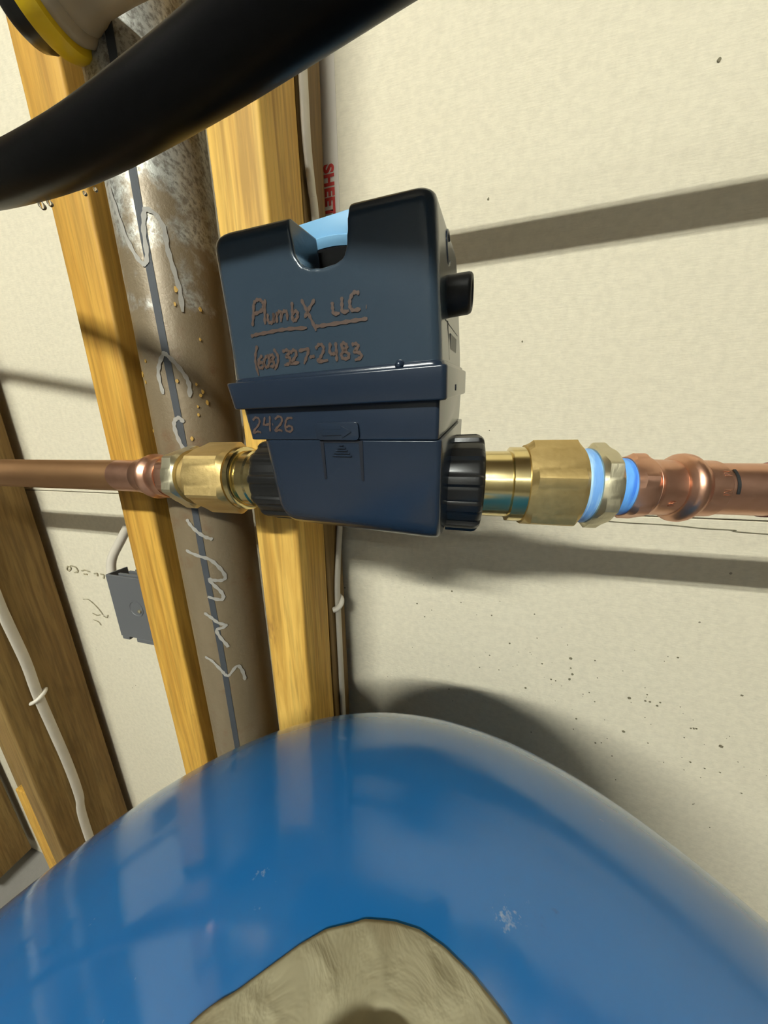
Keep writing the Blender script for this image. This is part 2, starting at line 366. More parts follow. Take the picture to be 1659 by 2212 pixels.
# ------------------------------------------------------------------ round steel post
PC = Vector((-.2071, .1986, 0)); PR = .0315
post = thing('steel_post', 'rusty round steel post with white scribbles between two studs', 'post', (PC.x, PC.y, -1.1))
link('post_tube', bm_lathe([(-1.1, PR), (-.5, PR), (0, PR), (.5, PR), (1.55, PR)], PC, (0, 0, 1), 64), MPOST, post, smooth=40)
AX = frame_of((0, 0, 1))
def post3(u, v, l):          # u = arc length from the front (+ to the right), v = height
    a = -math.pi/2+u/PR; return Vector((PC.x+(PR+l)*math.cos(a), PC.y+(PR+l)*math.sin(a), v))
arc = lambda deg: (R(deg)+math.pi/2)*PR
seam = [(arc(-69.5), .9), (arc(-69), .30), (arc(-69.5), .21), (arc(-70.5), .13), (arc(-69), .06), (arc(-67), 0), (arc(-67), -.09), (arc(-64.5), -.18), (arc(-65), -.3), (arc(-65), -.8)]
def groove(s, wd, l): return bm_ribbon([s], wd, post3, l, 4)
link('weld_seam', groove(seam, .0046, .00025), MSEAM, post, smooth=60)
MK = [[[-106.0,159.9],[-100.0,148.0],[-92.9,132.8],[-83.1,120.7],[-75.1,116.4],[-70.5,121.5],[-69.4,133.8],[-65.9,143.5],[-62.6,146.0],[-54.2,143.8],[-48.8,137.4],[-48.7,127.5],[-45.9,116.0],[-43.1,104.1],[-43.4,91.4]],[[-81.0,37.8],[-82.8,49.9],[-78.5,57.7],[-71.3,63.9],[-68.6,63.5],[-59.7,57.9],[-51.6,50.4],[-48.9,44.4],[-50.4,36.1]],[[-66.8,-1.8],[-72.0,7.0],[-74.2,15.7],[-71.7,20.0],[-66.3,21.6],[-61.7,18.4]],[[-80.0,-54.9],[-76.4,-59.6],[-68.4,-65.8],[-58.9,-70.6],[-50.5,-73.1]],[[-91.0,-81.5],[-73.7,-86.1],[-58.8,-90.1],[-48.8,-97.7],[-42.3,-106.6],[-44.9,-110.3],[-55.2,-109.6],[-63.5,-107.8],[-59.5,-112.7],[-50.9,-120.6],[-48.9,-126.9],[-54.5,-127.9],[-69.7,-123.7]],[[-79.3,-139.1],[-69.7,-144.2],[-61.8,-149.7],[-51.7,-153.5],[-55.8,-155.4],[-65.5,-156.9],[-61.9,-164.8],[-54.6,-173.6],[-53.4,-176.4]],[[-93.0,-185.1],[-80.7,-188.8],[-68.8,-199.2],[-64.1,-204.4],[-58.5,-205.9],[-45.2,-198.4],[-38.9,-205.7],[-36.4,-217.2]]]
for s_ in MK: link('marker_scribble', bm_ribbon([[(arc(a), z/1000) for a, z in s_]], .0026, post3, .0005, 5, jit=.25), MCHALK, post, label='white paint marker scribble')
fl = bmesh.new(); random.seed(2)
for a, z in [[-47.0,104.1],[-50.4,95.2],[-23.5,96.2],[-116.6,52.6],[-61.4,46.5],[-40.9,45.3],[-35.0,40.5],[-31.4,33.2],[-43.2,30.0],[-119.2,13.1],[-55.7,7.0],[-29.1,76.1],[-38,38],[-110,47],[-44,24],[-100,60]]:
    r = random.uniform(.0008, .0015); u = arc(a); z /= 1000
    bm_prism([(u+r*math.cos(q)*random.uniform(.5, 1), z+1.6*r*math.sin(q)*random.uniform(.6, 1)) for q in [i*math.pi/3 for i in range(6)]], 0, .0006, post3, fl)
setp(link('glue_flecks', fl, MFLECK, post), kind='stuff')

# ------------------------------------------------------------------ cables, staples, box
def cable(name, label, P, r=.0042, flat=.62, side=None, k=8):
    o = link(name, bm_tube(P, r, 14, k, flat=flat, side=side), MCABLE, off=P[-1], smooth=60)
    return setp(o, label, 'cable', 'white electrical cables')
cs = .0026
cable('electrical_cable', 'white flat cable running down the side of the yellow stud behind the valve',
      [(-.1142+cs, .2385, 1.45), (-.1142+cs, .237, .6), (-.1142+cs, .2350, .30), (-.1142+cs, .2345, .243), (-.1142+cs, .2345, .215), (-.1142+cs, .2385, .19), (-.1142+cs, .2425, .17), (-.1142+cs, .252, .05),
       (-.1142+cs, .262, -.05), (-.1142+cs, .2612, -.083), (-.1142+cs, .254, -.115), (-.1142+cs, .2472, -.150), (-.1142+cs, .2462, -.20), (-.1142+cs, .2455, -.288), (-.1142+cs, .2455, -.45), (-.1142+cs, .246, -1.05)], .0052, .5, (1, 0, 0))
cable('electrical_cable', 'white cable curving down the brown side of the far left stud',
      [(-.6174, .225, 1.4), (-.6174, .222, .4), (-.6174, .215, 0), (-.6174, .2105, -.13), (-.6174, .2103, -.21), (-.6174, .2114, -.245), (-.6174, .2145, -.316), (-.6174, .2143, -.376), (-.6174, .2166, -.454), (-.6174, .2186, -.528), (-.6174, .2182, -.604), (-.6174, .213, -.678), (-.6174, .21, -1.05)], .0056, .45, (1, 0, 0))
cable('electrical_cable', 'white cable entering the top of the grey electrical box',
      [(-.302, .255, .5), (-.306, .254, .12), (-.334, .250, -.02), (-.375, .244, -.080), (-.398, .239, -.112), (-.4085, .231, -.136), (-.4085, .2265, -.158)], .0052, .85)
cable('electrical_cable', 'white cable leaving the bottom of the grey box behind the orange stud',
      [(-.375, .2550, -.222), (-.373, .2565, -.240), (-.355, .259, -.268), (-.330, .262, -.30), (-.312, .263, -.36), (-.320, .262, -.43), (-.378, .26, -.515), (-.42, .262, -.56), (-.47, .266, -.62)], .0040, .7)
def staple(label, c, ax, w_, parent=None):
    t = thing('cable_staple', label, 'staple', c, 'cable staples')
    c = Vector(c); ax = Vector(ax).normalized(); up_ = Vector((1, 0, 0)).cross(ax)
    bm = bm_tube([c-ax*w_, c-ax*w_*.8+Vector((.0030, 0, 0)), c-ax*w_*.4+Vector((.0056, 0, 0)), c+Vector((.0062, 0, 0)), c+ax*w_*.4+Vector((.0056, 0, 0)), c+ax*w_*.8+Vector((.0030, 0, 0)), c+ax*w_], .0034, 12, 5, flat=.85)
    link('saddle', bm, MSTAPLE, t, smooth=50)
    for s in (-1, 1):
        link('nail_head', bm_lathe([(0, .0012), (.0006, .0018), (.0012, .0012)], c+ax*w_*.80*s+Vector((.0052, 0, 0)), (1, 0, 0), 10), MBUSH, t)
    return t
staple('white cable staple on the yellow stud below the valve', (-.1140, .2463, -.1655), (0, .86, .50), .0085)
staple('white cable staple on the brown side of the far left stud', (-.6198, .2150, -.382), (0, .86, .50), .0100)

eb = thing('electrical_box', 'dark grey plastic electrical box behind the orange stud', 'electrical box', (-.35, .25, -.2305))
bm = bm_box(-.3925, -.2945, .2120, .2145, -.2290, -.1455, .0006, 1)
bm_box(-.3925, -.3905, .2145, .2345, -.2290, -.1455, 0, 1, bm); bm_box(-.3905, -.2945, .2145, .270, -.2290, -.2270, 0, 1, bm)
bm_box(-.2965, -.2945, .2145, .270, -.2270, -.1470, 0, 1, bm); bm_box(-.3905, -.2965, .268, .2785, -.2270, -.1470, 0, 1, bm)
link('box_shell', bm, MBOX, eb)
bm = bm_box(-.372, -.2965, .2300, .268, -.1490, -.1455, .0004, 1); bm_box(-.376, -.2965, .2150, .2175, -.1490, -.1435, .0004, 1, bm); bm_box(-.372, -.2965, .2230, .2255, -.1490, -.1440, .0004, 1, bm)
link('cable_clamp', bm, MBOX, eb)
bm = bm_box(-.3910, -.3800, .2122, .222, -.2335, -.2292, .0004, 1); bm_box(-.368, -.3300, .2122, .222, -.2345, -.2292, .0004, 1, bm)
link('bottom_tab', bm, MBOX, eb)
kc = (-.3555, .2121, -.186)
link('knockout', bm_lathe([(-.0002, .0108), (.0006, .0106), (.0007, .0094), (.0001, .0088), (.0000, .003)], kc, (0, -1, 0), 32), MBOX, eb, smooth=30)
link('screw', bm_lathe([(0, .0024), (.0012, .0022), (.0018, .0012)], (-.3505, .2118, -.1885), (0, -1, 0), 14), MBUSH, eb, smooth=40, label='bright screw in the knockout')

# ------------------------------------------------------------------ water line: everything is turned about the pipe axis
PY, PZ = .1480, -.0189
def ax(x): return (x, PY, PZ)
XS = 0.0
def lx(prof, n=48, bm=None, rfun=None, phase=0, cap=True): return bm_lathe(prof, (XS, PY, PZ), (1, 0, 0), n, cap, bm, rfun, phase)
def hexbm(x0, x1, rc, ang, ch=.0016, rnd=.0):
    # hexagon with corners rounded off by a conical chamfer; ang = direction of one corner (deg, 0 = towards the room, + = up)
    bm = bmesh.new(); n = 72; prof = [(x0, 0), (x0+ch, 1), (x1-ch, 1), (x1, 0)]; rings = []
    ap = rc*math.cos(math.pi/6)
    for x, f in prof:
        ring = []
        for i in range(n):
            a = 2*math.pi*i/n; d = (math.degrees(a)-ang) % 60-30
            rr = ap/math.cos(R(d)); rr = min(rr, rc*(1-rnd)); rr = rr if f else min(rr, ap*.985)
            ring.append(bm.verts.new((x+XS, PY-rr*math.cos(a), PZ+rr*math.sin(a))))
        rings.append(ring)
    for A, B in zip(rings, rings[1:]):
        for i in range(n): bm.faces.new((A[i], A[(i+1) % n], B[(i+1) % n], B[i]))
    bm.faces.new(rings[0][::-1]); bm.faces.new(rings[-1]); return bm
XS = -.005
# left pipe
t = thing('copper_pipe', 'aged brown copper pipe crossing in front of the left studs', 'pipe', ax(-.5), 'copper pipes')
link('tube', lx([(-2.4, .0111), (-.2235, .0111)], 48), MCOP_OLD, t, smooth=40)
link('cleaned_end', lx([(-.2235, .01112), (-.2225, .01116), (-.20, .01116), (-.185, .0111)], 48), MCOP, t, smooth=40, label='bright sanded end of the pipe')
# left press adapter
t = thing('press_adapter', 'shiny copper press adapter on the left brown pipe', 'pipe fitting', ax(-.185), 'copper press adapters')
link('sleeve', lx([(-.2025, .0117), (-.2020, .0122), (-.1965, .0124), (-.1950, .0126)]), MCOP, t, smooth=50)
link('press_bead', lx([(-.1955, .0124), (-.1940, .0134), (-.1925, .0148), (-.1905, .0154), (-.1885, .0148), (-.1870, .0136), (-.1858, .0134), (-.1840, .0141), (-.1800, .0146), (-.1780, .0143)]), MCOP, t, smooth=60)
link('hex_collar', hexbm(-.1785, -.1660, .0158, 38, .0020, .035), MCOP, t, smooth=22)
# left bushing
t = thing('hex_bushing', 'bright brass hex bushing next to the left copper adapter', 'pipe fitting', ax(-.16), 'brass hex bushings')
link('hex_body', hexbm(-.1664, -.1570, .0212, 42, .0014, .01), MBUSH, t, smooth=22)
link('taped_thread', lx([(-.1680, .0135), (-.1660, .0138)]), MTEF, t, smooth=40, label='blue thread tape')
link('taped_thread', lx([(-.1575, .0160), (-.1540, .0162), (-.1470, .0165)]), MBRASS, t, smooth=40, label='brass thread smeared with paste')
# left brass adapter
t = thing('brass_adapter', 'large brass hex adapter left of the navy valve', 'pipe fitting', ax(-.13), 'large brass hex adapters')
link('hex_body', hexbm(-.1488, -.1210, .0232, 38, .0026, .015), MBRASS, t, smooth=22)
link('flange', lx([(-.1212, .0170), (-.1205, .0180), (-.1200, .0196), (-.1172, .0196), (-.1166, .0188), (-.1164, .0172)]), MBRASSP, t, smooth=35)
link('tail_tube', lx([(-.1170, .0160), (-.1165, .0168), (-.1145, .0168), (-.1140, .0175), (-.1095, .0176), (-.1085, .0168), (-.098, .0168)]), MBRASSP, t, smooth=35)
XS = 0.0
# right brass adapter
t = thing('brass_adapter', 'large brass hex adapter right of the navy valve', 'pipe fitting', ax(.045), 'large brass hex adapters')
link('tail_tube', lx([(.010, .0165), (.0283, .0165)], 64), MBRASSP, t, smooth=35)
link('collar', lx([(.0283, .0172), (.0287, .0184), (.0352, .0184), (.0356, .0176)], 64), MBRASSP, t, smooth=35)
link('hex_body', hexbm(.0352, .0575, .0226, 15, .0022, .02), MBRASS, t, smooth=22)
# right bushing
MTEF2 = mk_tape('pale_thread_tape', (.16, .36, .74), (.42, .66, .86))
t = thing('hex_bushing', 'crinkled brass hex bushing between bands of blue thread tape', 'pipe fitting', ax(.065), 'brass hex bushings')
link('taped_thread', lx([(.0570, .0165), (.0575, .0172), (.0592, .0175), (.0606, .0171), (.0622, .0176), (.0632, .0168), (.0640, .0160)], 48), MTEF2, t, smooth=60, label='pale blue thread tape')
link('hex_body', hexbm(.0632, .0708, .0206, 36, .0014, .02), MBUSH, t, smooth=22)
link('taped_thread', lx([(.0700, .0134), (.0725, .0134), (.0760, .0132), (.0785, .0131)], 48), MTEF, t, smooth=60, label='bright blue thread tape')
# right press adapter
t = thing('press_adapter', 'shiny copper press adapter at the right end of the line', 'pipe fitting', ax(.095), 'copper press adapters')
link('hex_collar', hexbm(.0778, .0858, .0160, 22, .0018, .04), MCOP, t, smooth=22)
link('sleeve', lx([(.0852, .0130), (.0862, .0133), (.0872, .0128), (.0882, .0126), (.0965, .0124), (.1040, .0124), (.1100, .0122), (.1108, .0114)]), MCOP, t, smooth=40)
link('press_bead', lx([(.0956, .0125), (.0962, .0131), (.0972, .0144), (.0982, .0151), (.0998, .0152), (.1010, .0149), (.1022, .0138), (.1029, .0132), (.1038, .0125)]), MCOP, t, smooth=60)
def pipe3(x, a, l):      # a in degrees up from the front
    return lambda rr: Vector((x, PY-(rr+l)*math.cos(R(a)), PZ+(rr+l)*math.sin(R(a))))
bms = bmesh.new()
for x0, a0, rr, s in ((.1075, 33, .01225, 1), (.1072, -4, .01225, 1), (.0905, -30, .01265, 1)):
    for q in ((0, 0, .0022, 0), (0, 5, .0022, 5), (0, 10, .0022, 10), (.0022, 0, 0, 5), (0, 5, .0022, 10)):
        P = [pipe3(x0+q[0], a0+q[1], .0001)(rr), pipe3(x0+(q[0]+q[2])/2, a0+(q[1]+q[3])/2, .0001)(rr), pipe3(x0+q[2], a0+q[3], .0001)(rr)]
        bm_tube(P, .00016, 5, 2, bm=bms)
link('stamped_letters', bms, MCOP, t)
# right pipe
t = thing('copper_pipe', 'copper pipe leaving the picture at the right edge', 'pipe', ax(.6), 'copper pipes')
link('tube', lx([(.090, .0111), (.1350, .0111), (2.5, .0111)], 48), MCOP, t, smooth=40)
bmm = bmesh.new(); ring = []
bm_ribbon([[(.1128, 34), (.1132, 22), (.1134, 10), (.1133, 2)]], .0, lambda u, v, l: Vector((0, 0, 0)), bm=bmesh.new())
A = [pipe3(.1120, a, .0002)(.0111) for a in range(-3, 57, 4)]; B = [pipe3(.1131, a, .0002)(.0111) for a in range(-3, 57, 4)]
va = [bmm.verts.new(p) for p in A]; vb = [bmm.verts.new(p) for p in B]
for i in range(len(va)-1): bmm.faces.new((va[i], va[i+1], vb[i+1], vb[i]))
link('insertion_mark', bmm, MGLUE, t, label='black marker line on the pipe')
link('red_sleeve', lx([(.1300, .0112), (.1302, .0116), (.150, .0116), (.1503, .0112)]), MREDPEN, t, smooth=40)

# ------------------------------------------------------------------ the valve unit
a_, p_, r_ = R(7.5), R(11), R(-1)
ex = Vector((math.cos(a_), -math.sin(a_), 0)); ey = Vector((math.sin(a_), math.cos(a_), 0)); ez = Vector((0, 0, 1))
ey, ez = math.cos(p_)*ey+math.sin(p_)*ez, math.cos(p_)*ez-math.sin(p_)*ey
ex, ez = math.cos(r_)*ex+math.sin(r_)*ez, math.cos(r_)*ez-math.sin(r_)*ex
DO = Vector((-.045, .148, -.019))
dev = thing('shutoff_valve', 'navy blue motorised water shutoff valve with handwriting on its front', 'valve', DO, rot=Matrix((ex, ey, ez)).transposed())
mm = .001
def L(u, w_, v): return Vector((u*mm, w_*mm, v*mm))
f3 = lambda w_: (lambda u, v, l: Vector((u, w_*mm-l, v)))
def dlink(name, bm, m, parent=dev, **k): return link(name, bm, m, parent, **k)
def sections(spec, n=6):
    """spec rows: v, u0, u1, w0, w1, (front-left, front-right, back-right, back-left radius)"""
    return [[L(x, y, v) for x, y in rrect(u0, u1, w0, w1, r, n)] for v, u0, u1, w0, w1, r in spec]
def tmp_obj(bm):
    me = bpy.data.meshes.new('t'); bmesh.ops.recalc_face_normals(bm, faces=bm.faces); bm.to_mesh(me); bm.free()
    o = bpy.data.objects.new('t', me); COL.objects.link(o); return o
def fused(base, cutters, voxel, it, name, m, parent):
    o = tmp_obj(base); cs_ = []
    for c in cutters:
        co = tmp_obj(c); cs_.append(co); md = o.modifiers.new('b', 'BOOLEAN'); md.operation = 'DIFFERENCE'; md.object = co; md.solver = 'EXACT'
    md = o.modifiers.new('r', 'REMESH'); md.mode = 'VOXEL'; md.voxel_size = voxel
    md = o.modifiers.new('s', 'SMOOTH'); md.iterations = it; md.factor = .5
    dg = bpy.context.evaluated_depsgraph_get(); me = bpy.data.meshes.new_from_object(o.evaluated_get(dg))
    for q in [o]+cs_: bpy.data.objects.remove(q)
    return link(name, me, m, parent, smooth=180)
# cover with its finger notch and well
rr = (8.5, 3.8, 4, 8)
sp = [(52, -43.0, 46.6, -38.2, 20, rr), (60, -41.9, 46.2, -38.2, 19, rr), (75, -39.9, 45.2, -38.2, 16, rr), (88, -38.4, 44.5, -38.2, 12, rr), (94.5, -37.6, 44.0, -38.2, 10, rr),
      (96.6, -37.0, 43.6, -37.6, 9.4, rr), (97.7, -36.0, 42.6, -36.6, 8.4, (10, 4, 4, 7)), (98.2, -34.5, 41.2, -35.0, 6.5, (9, 3.5, 3.5, 6))]
base = bm_loft(sections(sp))
for v in base.verts:
    if v.co.z > .08: v.co.z -= (v.co.x+.012)*.055*(v.co.z-.08)/.017
well = bm_lathe([(.066, .0222), (.120, .0222)], L(-1, 1, 0), (0, 0, 1), 48)
notch = bm_prism([(u*mm, v*mm) for u, v in ((-2.4, 120), (-1.6, 96), (-1.2, 92), (-1.1, 88), (.9, 85.0), (4, 83.6), (8, 83.0), (13, 83.1), (16.2, 84.0), (17.5, 86), (18.3, 90), (19.2, 95.5), (19.6, 120))], -5*mm, 45*mm, lambda u, v, l: Vector((u, -l, v)))
backn = bm_box(-16*mm, 24*mm, 5*mm, 40*mm, 88*mm, 120*mm)
cover = fused(base, [well, notch, backn], .00055, 7, 'cover', MNAVY, dev)
# writing on the cover
TXT = json.loads('{"name_and_number":[[[-23.38,71.14],[-22.02,74.08],[-20.57,77.89]],[[-20.61,77.77],[-18.65,78.47],[-16.93,77.87],[-16.63,76.37],[-18.17,75.09],[-21.86,74.56]],[[-15.35,78.13],[-16.58,74.64],[-17.49,70.96]],[[-15.44,73.99],[-15.82,72.04],[-15.11,71.19],[-13.69,71.52],[-12.83,73.9]],[[-12.83,73.9],[-13.46,70.99]],[[-12.19,70.84],[-11.34,73.95]],[[-11.53,73.24],[-10.24,73.93],[-9.69,73.25],[-10.32,70.86]],[[-9.75,73.01],[-8.1,73.77],[-7.18,73.17],[-7.53,71.02]],[[-4.39,75.88],[-4.88,73.11],[-5.49,70.52]],[[-4.99,72.64],[-3.29,73.14],[-2.82,72.13],[-3.83,70.8],[-5.46,70.64]],[[-0.58,76.04],[0.82,73.07],[2.24,70.05],[3.62,66.63]],[[4.59,75.31],[1.81,72.94],[-0.33,70.85]],[[11.03,73.74],[10.92,71.96],[11.18,70.56],[13.35,70.39]],[[14.69,74.54],[14.4,72.39],[14.46,70.59],[16.76,70.62]],[[20.91,74.6],[19.06,74.98],[17.59,73.69],[17.2,71.78],[18.11,70.56],[20.92,70.52]],[[22.7,70.82],[23.04,70.78]],[[-25.19,68.15],[-22.26,68.37],[-17.07,68.45],[-11.29,68.58],[-6.18,68.37],[0.09,67.89]],[[3.18,67.89],[6.85,67.82],[13.29,67.76],[17.94,67.77],[23.0,67.71]],[[-23.15,64.94],[-25.01,61.76],[-25.79,58.66],[-25.53,54.79]],[[-21.73,61.6],[-23.91,59.95],[-24.53,57.97],[-23.26,57.29],[-21.9,58.34],[-22.65,59.27],[-24.05,58.81]],[[-19.58,61.27],[-21.27,59.72],[-21.46,57.73],[-20.05,57.62],[-18.96,59.24],[-18.88,60.93],[-19.58,61.27]],[[-18.4,61.16],[-16.8,61.16],[-16.68,60.17],[-18.09,59.45],[-16.87,58.79],[-17.41,57.55],[-19.04,57.54]],[[-15.85,63.13],[-14.52,60.81],[-15.18,58.36],[-17.17,56.24]],[[-12.11,61.82],[-9.93,62.15],[-9.04,61.13],[-10.8,60.2],[-9.09,59.37],[-9.82,57.92],[-12.28,57.42]],[[-8.67,61.1],[-6.99,61.87],[-5.92,60.84],[-7.2,59.34],[-9.1,57.72],[-5.3,57.82]],[[-4.87,61.41],[-0.68,61.53],[-1.61,59.65],[-3.42,57.12]],[[-0.65,59.03],[1.53,59.23]],[[2.29,61.37],[3.88,62.49],[5.35,62.09],[5.43,60.56],[3.88,58.63],[2.61,57.42],[6.8,57.46]],[[8.48,62.65],[7.86,59.82],[8.78,59.22],[10.47,59.32]],[[10.61,62.56],[10.5,59.57],[10.26,56.78]],[[14.95,61.13],[13.46,62.02],[12.69,61.11],[13.81,59.76],[15.25,58.38],[14.47,57.31],[12.7,57.6],[12.39,58.89],[13.84,60.01],[15.25,60.98]],[[16.55,61.22],[18.28,61.28],[18.94,60.25],[17.26,59.19],[19.38,58.5],[19.72,57.23],[17.28,56.56]]],"date":[[[-34.47,37.95],[-32.39,39.14],[-30.71,38.28],[-31.64,36.22],[-35.01,33.71],[-35.65,32.63],[-33.14,33.26],[-31.29,32.82]],[[-29.44,36.1],[-29.06,36.09]],[[-27.39,39.22],[-28.59,36.17],[-25.54,36.32]],[[-24.6,39.56],[-25.6,36.12],[-26.28,33.21]],[[-24.25,36.1],[-23.82,36.09]],[[-22.36,38.09],[-20.21,39.24],[-18.61,38.41],[-19.65,36.42],[-22.57,34.42],[-23.39,33.39],[-21.14,33.79],[-19.67,33.36]],[[-13.25,38.48],[-15.81,38.34],[-17.32,36.38],[-17.73,33.75],[-15.56,33.12],[-14.19,34.53],[-15.53,35.35],[-17.47,34.77]]]}')
sc = lambda S: [[(u*mm, v*mm) for u, v in s] for s in S]
link('handwriting', bm_ribbon(sc(TXT['name_and_number']), .00105, f3(-38.2), .00022, 5, jit=.3), MINK, cover, label='brown marker handwriting with a name and a telephone number')
# handle in the well
dr = dlink('handle_drum', bm_lathe([(.068, .0196), (.0945, .0196), (.0956, .0189), (.0960, .0178)], L(-1, 1, 0), (0, 0, 1), 56), mk_plastic('matte_black', (.004, .004, .004), .9, spec=.08), smooth=35)
hd = dlink('blue_handle', bm_box(-12.2*mm, 20*mm, -16.2*mm, 4*mm, 96.0*mm, 105.2*mm, .0008, 2), MLBLUE, smooth=35, label='light blue handle in the notch of the cover')
link('handle_skirt', bm_lathe([(.0958, .0190), (.0972, .0197), (.0984, .0198), (.0988, .0194)], L(-1, 1, 0), (0, 0, 1), 56), MLBLUE, hd, smooth=35)
# collar, case, lower body
dlink('collar_band', bevel_all(bm_loft(sections([(42.6, -43.4, 49.0, -40.6, 24, (5, 2.2, 3, 5)), (53.0, -44.2, 48.8, -40.6, 23, (5, 2.2, 3, 5))], 5)), .0008, 3), MNAVY2, smooth=40)
dlink('cover_rim', bm_loft(sections([(53.0, -42.6, 47.4, -39.2, 21.5, (8, 4, 3, 5)), (54.0, -42.3, 47.2, -39.0, 21.5, (8, 4, 3, 5)), (54.4, -41.8, 46.8, -38.5, 21, (8, 4, 3, 5))], 5)), MNAVY2, smooth=50)
dlink('moulding_pip', bm_lathe([(0, .0017), (.001, .0016), (.0022, .0010), (.0026, .0003)], L(33.3, -38.0, 53.8), (0, -1, 0), 16), MNAVY2, smooth=60)
case = dlink('case', bevel_all(bm_loft(sections([(29.7, -39.2, 46.2, -38.0, 25, (3, 1.5, 3, 3)), (31, -39.7, 46.3, -38.0, 27, (4, 1.5, 3, 4)), (42.8, -40.7, 46.4, -38.0, 28, (5, 1.5, 3, 4))], 5)), .0004, 2), MNAVY2, smooth=40)
link('handwritten_date', bm_ribbon(sc(TXT['date']), .0009, f3(-38.0), .0002, 5, jit=.2), MINK, case, label='date in dark marker')
fp = lambda u, v, l: Vector((u, -l, v))
dlink('arrow_badge', bevel_all(bm_prism(rrect(-2.6*mm, 16.4*mm, 29.7*mm, 36.5*mm, .0016, 4), 38*mm, 39.1*mm, fp), .0004, 2), MNAVY2, smooth=40)
ar = [(.5, 33.7), (9.0, 33.9), (9.3, 35.2), (13.6, 32.9), (9.2, 30.5), (9.0, 31.7), (.3, 31.5)]
dlink('flow_arrow', bevel_all(bm_prism([(x*mm, y*mm) for x, y in ar], 39.0*mm, 39.5*mm, fp), .0002, 2), MNAVY2, smooth=30)
# lower body: rounded tub round the pipe
bsec = []
for u, ins in ((-33.0, 6.5), (-32.5, 3.2), (-31.0, 1.3), (-28.2, .2), (-25, 0), (0, 0), (42, 0), (45.6, .2), (46.9, .9), (47.4, 2.2)):
    prof = rrect(-38+ins*.9, 30-ins*.9, -14.5+ins*1.7, 29.5, (12, 12, .6, .6), 10)
    bsec.append([L(u, y, v) for y, v in prof])
body = dlink('lower_body', bm_loft(bsec), MNAVY2, smooth=50)
for x0, x1 in ((-.9, -1.7), (16.5, 15.9)):
    bmg = bm_prism([((x0-.85)*mm, 29.4*mm), ((x0+.85)*mm, 29.4*mm), ((x1+.55)*mm, 13.2*mm), ((x1-.55)*mm, 13.2*mm)], 37.2*mm, 38.25*mm, fp)
    link('clip_slot', bmg, MGAP, body)
link('clip_slot', bm_box(-.1*mm, 15.7*mm, -38.2*mm, -37*mm, 28.6*mm, 29.6*mm), MGAP, body)
for a, b, z in ((6.9, 8.7, 27.6), (5.9, 9.7, 26.55), (5.1, 10.4, 25.55), (4.1, 11.3, 24.5), (3.2, 12.0, 23.4)):
    link('grip_ridge', bm_box(a*mm, b*mm, -38.6*mm, -37.6*mm, (z-.22)*mm, (z+.22)*mm, .00015, 2), MNAVY2, body)
# right flank: rubber plug, emblem, label
pl = dlink('rubber_plug', bm_lathe([(0, .0060), (.0078, .0058), (.0086, .0055), (.0090, .0049), (.0090, .0040), (.0084, .0036), (.0030, .0034)], L(44.0, -17.5, 74.6), (1, 0, 0), 40), MRUB, smooth=40)
dlink('round_emblem', bm_tube([L(44.25-.06*4.2*math.sin(R(q)), -16.5+3.6*math.cos(R(q)), 88.0+4.2*math.sin(R(q))) for q in range(40, 330, 20)], .0005, 8, 3), MNAVY2, smooth=60)
bm = bm_tube([L(45.75, -22, 67), L(46.2, -20, 57), L(46.3, -19, 55.5)], .0002, 6, 2); bm_tube([L(45.7, -27, 66.5), L(45.7, 6, 66)], .0002, 6, 2, bm=bm)
dlink('side_panel_line', bm, MGAP)
dlink('side_label', bm_box(45.5*mm, 46.25*mm, -17*mm, 0*mm, 56.5*mm, 64*mm, .0001, 1), MBOX, label='small grey printed side label')
dlink('vent_hole', bm_lathe([(0, .0011), (.0003, .0011)], L(48.9, -18, 46), (1, 0, 0), 14), MGAP)
# ribbed union nuts (turned about the pipe itself)
def nut_bm(x0, x1, ra, rb, nrib, ph, sgn):
    bm = bmesh.new(); n = nrib*20; rings = []
    prof = [(x0, .93, .3), (x0+.0004*sgn, .96, 1), (x0+(x1-x0)*.80, 1, 1), (x0+(x1-x0)*.90, .985, 1), (x0+(x1-x0)*.97, .95, .8), (x1, .90, .3)]
    for x, f, rib in prof:
        ring = []
        for i in range(n):
            d = ((i/n*nrib-ph) % 1)-.5; ad = abs(d)
            hgt = max(0, min(1, (.19-ad)/.05)); dip = .25*max(0, 1-abs(ad-.24)/.05)
            r_n = (ra+(rb-ra)*abs((x-x0)/(x1-x0)))*f+.0013*rib*(hgt-dip)-.0001
            a = 2*math.pi*i/n; ring.append(bm.verts.new((x, PY-r_n*math.cos(a), PZ+r_n*math.sin(a))))
        rings.append(ring)
    for A, B in zip(rings, rings[1:]):
        for i in range(n): bm.faces.new((A[i], A[(i+1) % n], B[(i+1) % n], B[i]))
    bm.faces.new(rings[0][::-1]); bm.faces.new(rings[-1])
    inv = dev.matrix_world.inverted()
    bm.transform(inv @ Matrix.Translation((0, 0, H))); return bm
dlink('union_nut', nut_bm(-.0010, .0158, .0246, .0236, 12, .82, 1), MBLACK, smooth=45)
dlink('union_nut', nut_bm(-.0840, -.1068, .0240, .0226, 12, .70, -1), MBLACK, smooth=45)
def seal(x0, x1, r):
    bm = lx([(x0, r), (x1, r)], 40); bm.transform(dev.matrix_world.inverted() @ Matrix.Translation((0, 0, H))); return bm
dlink('valve_neck', seal(-.010, .003, .0205), MBLACK, smooth=40)

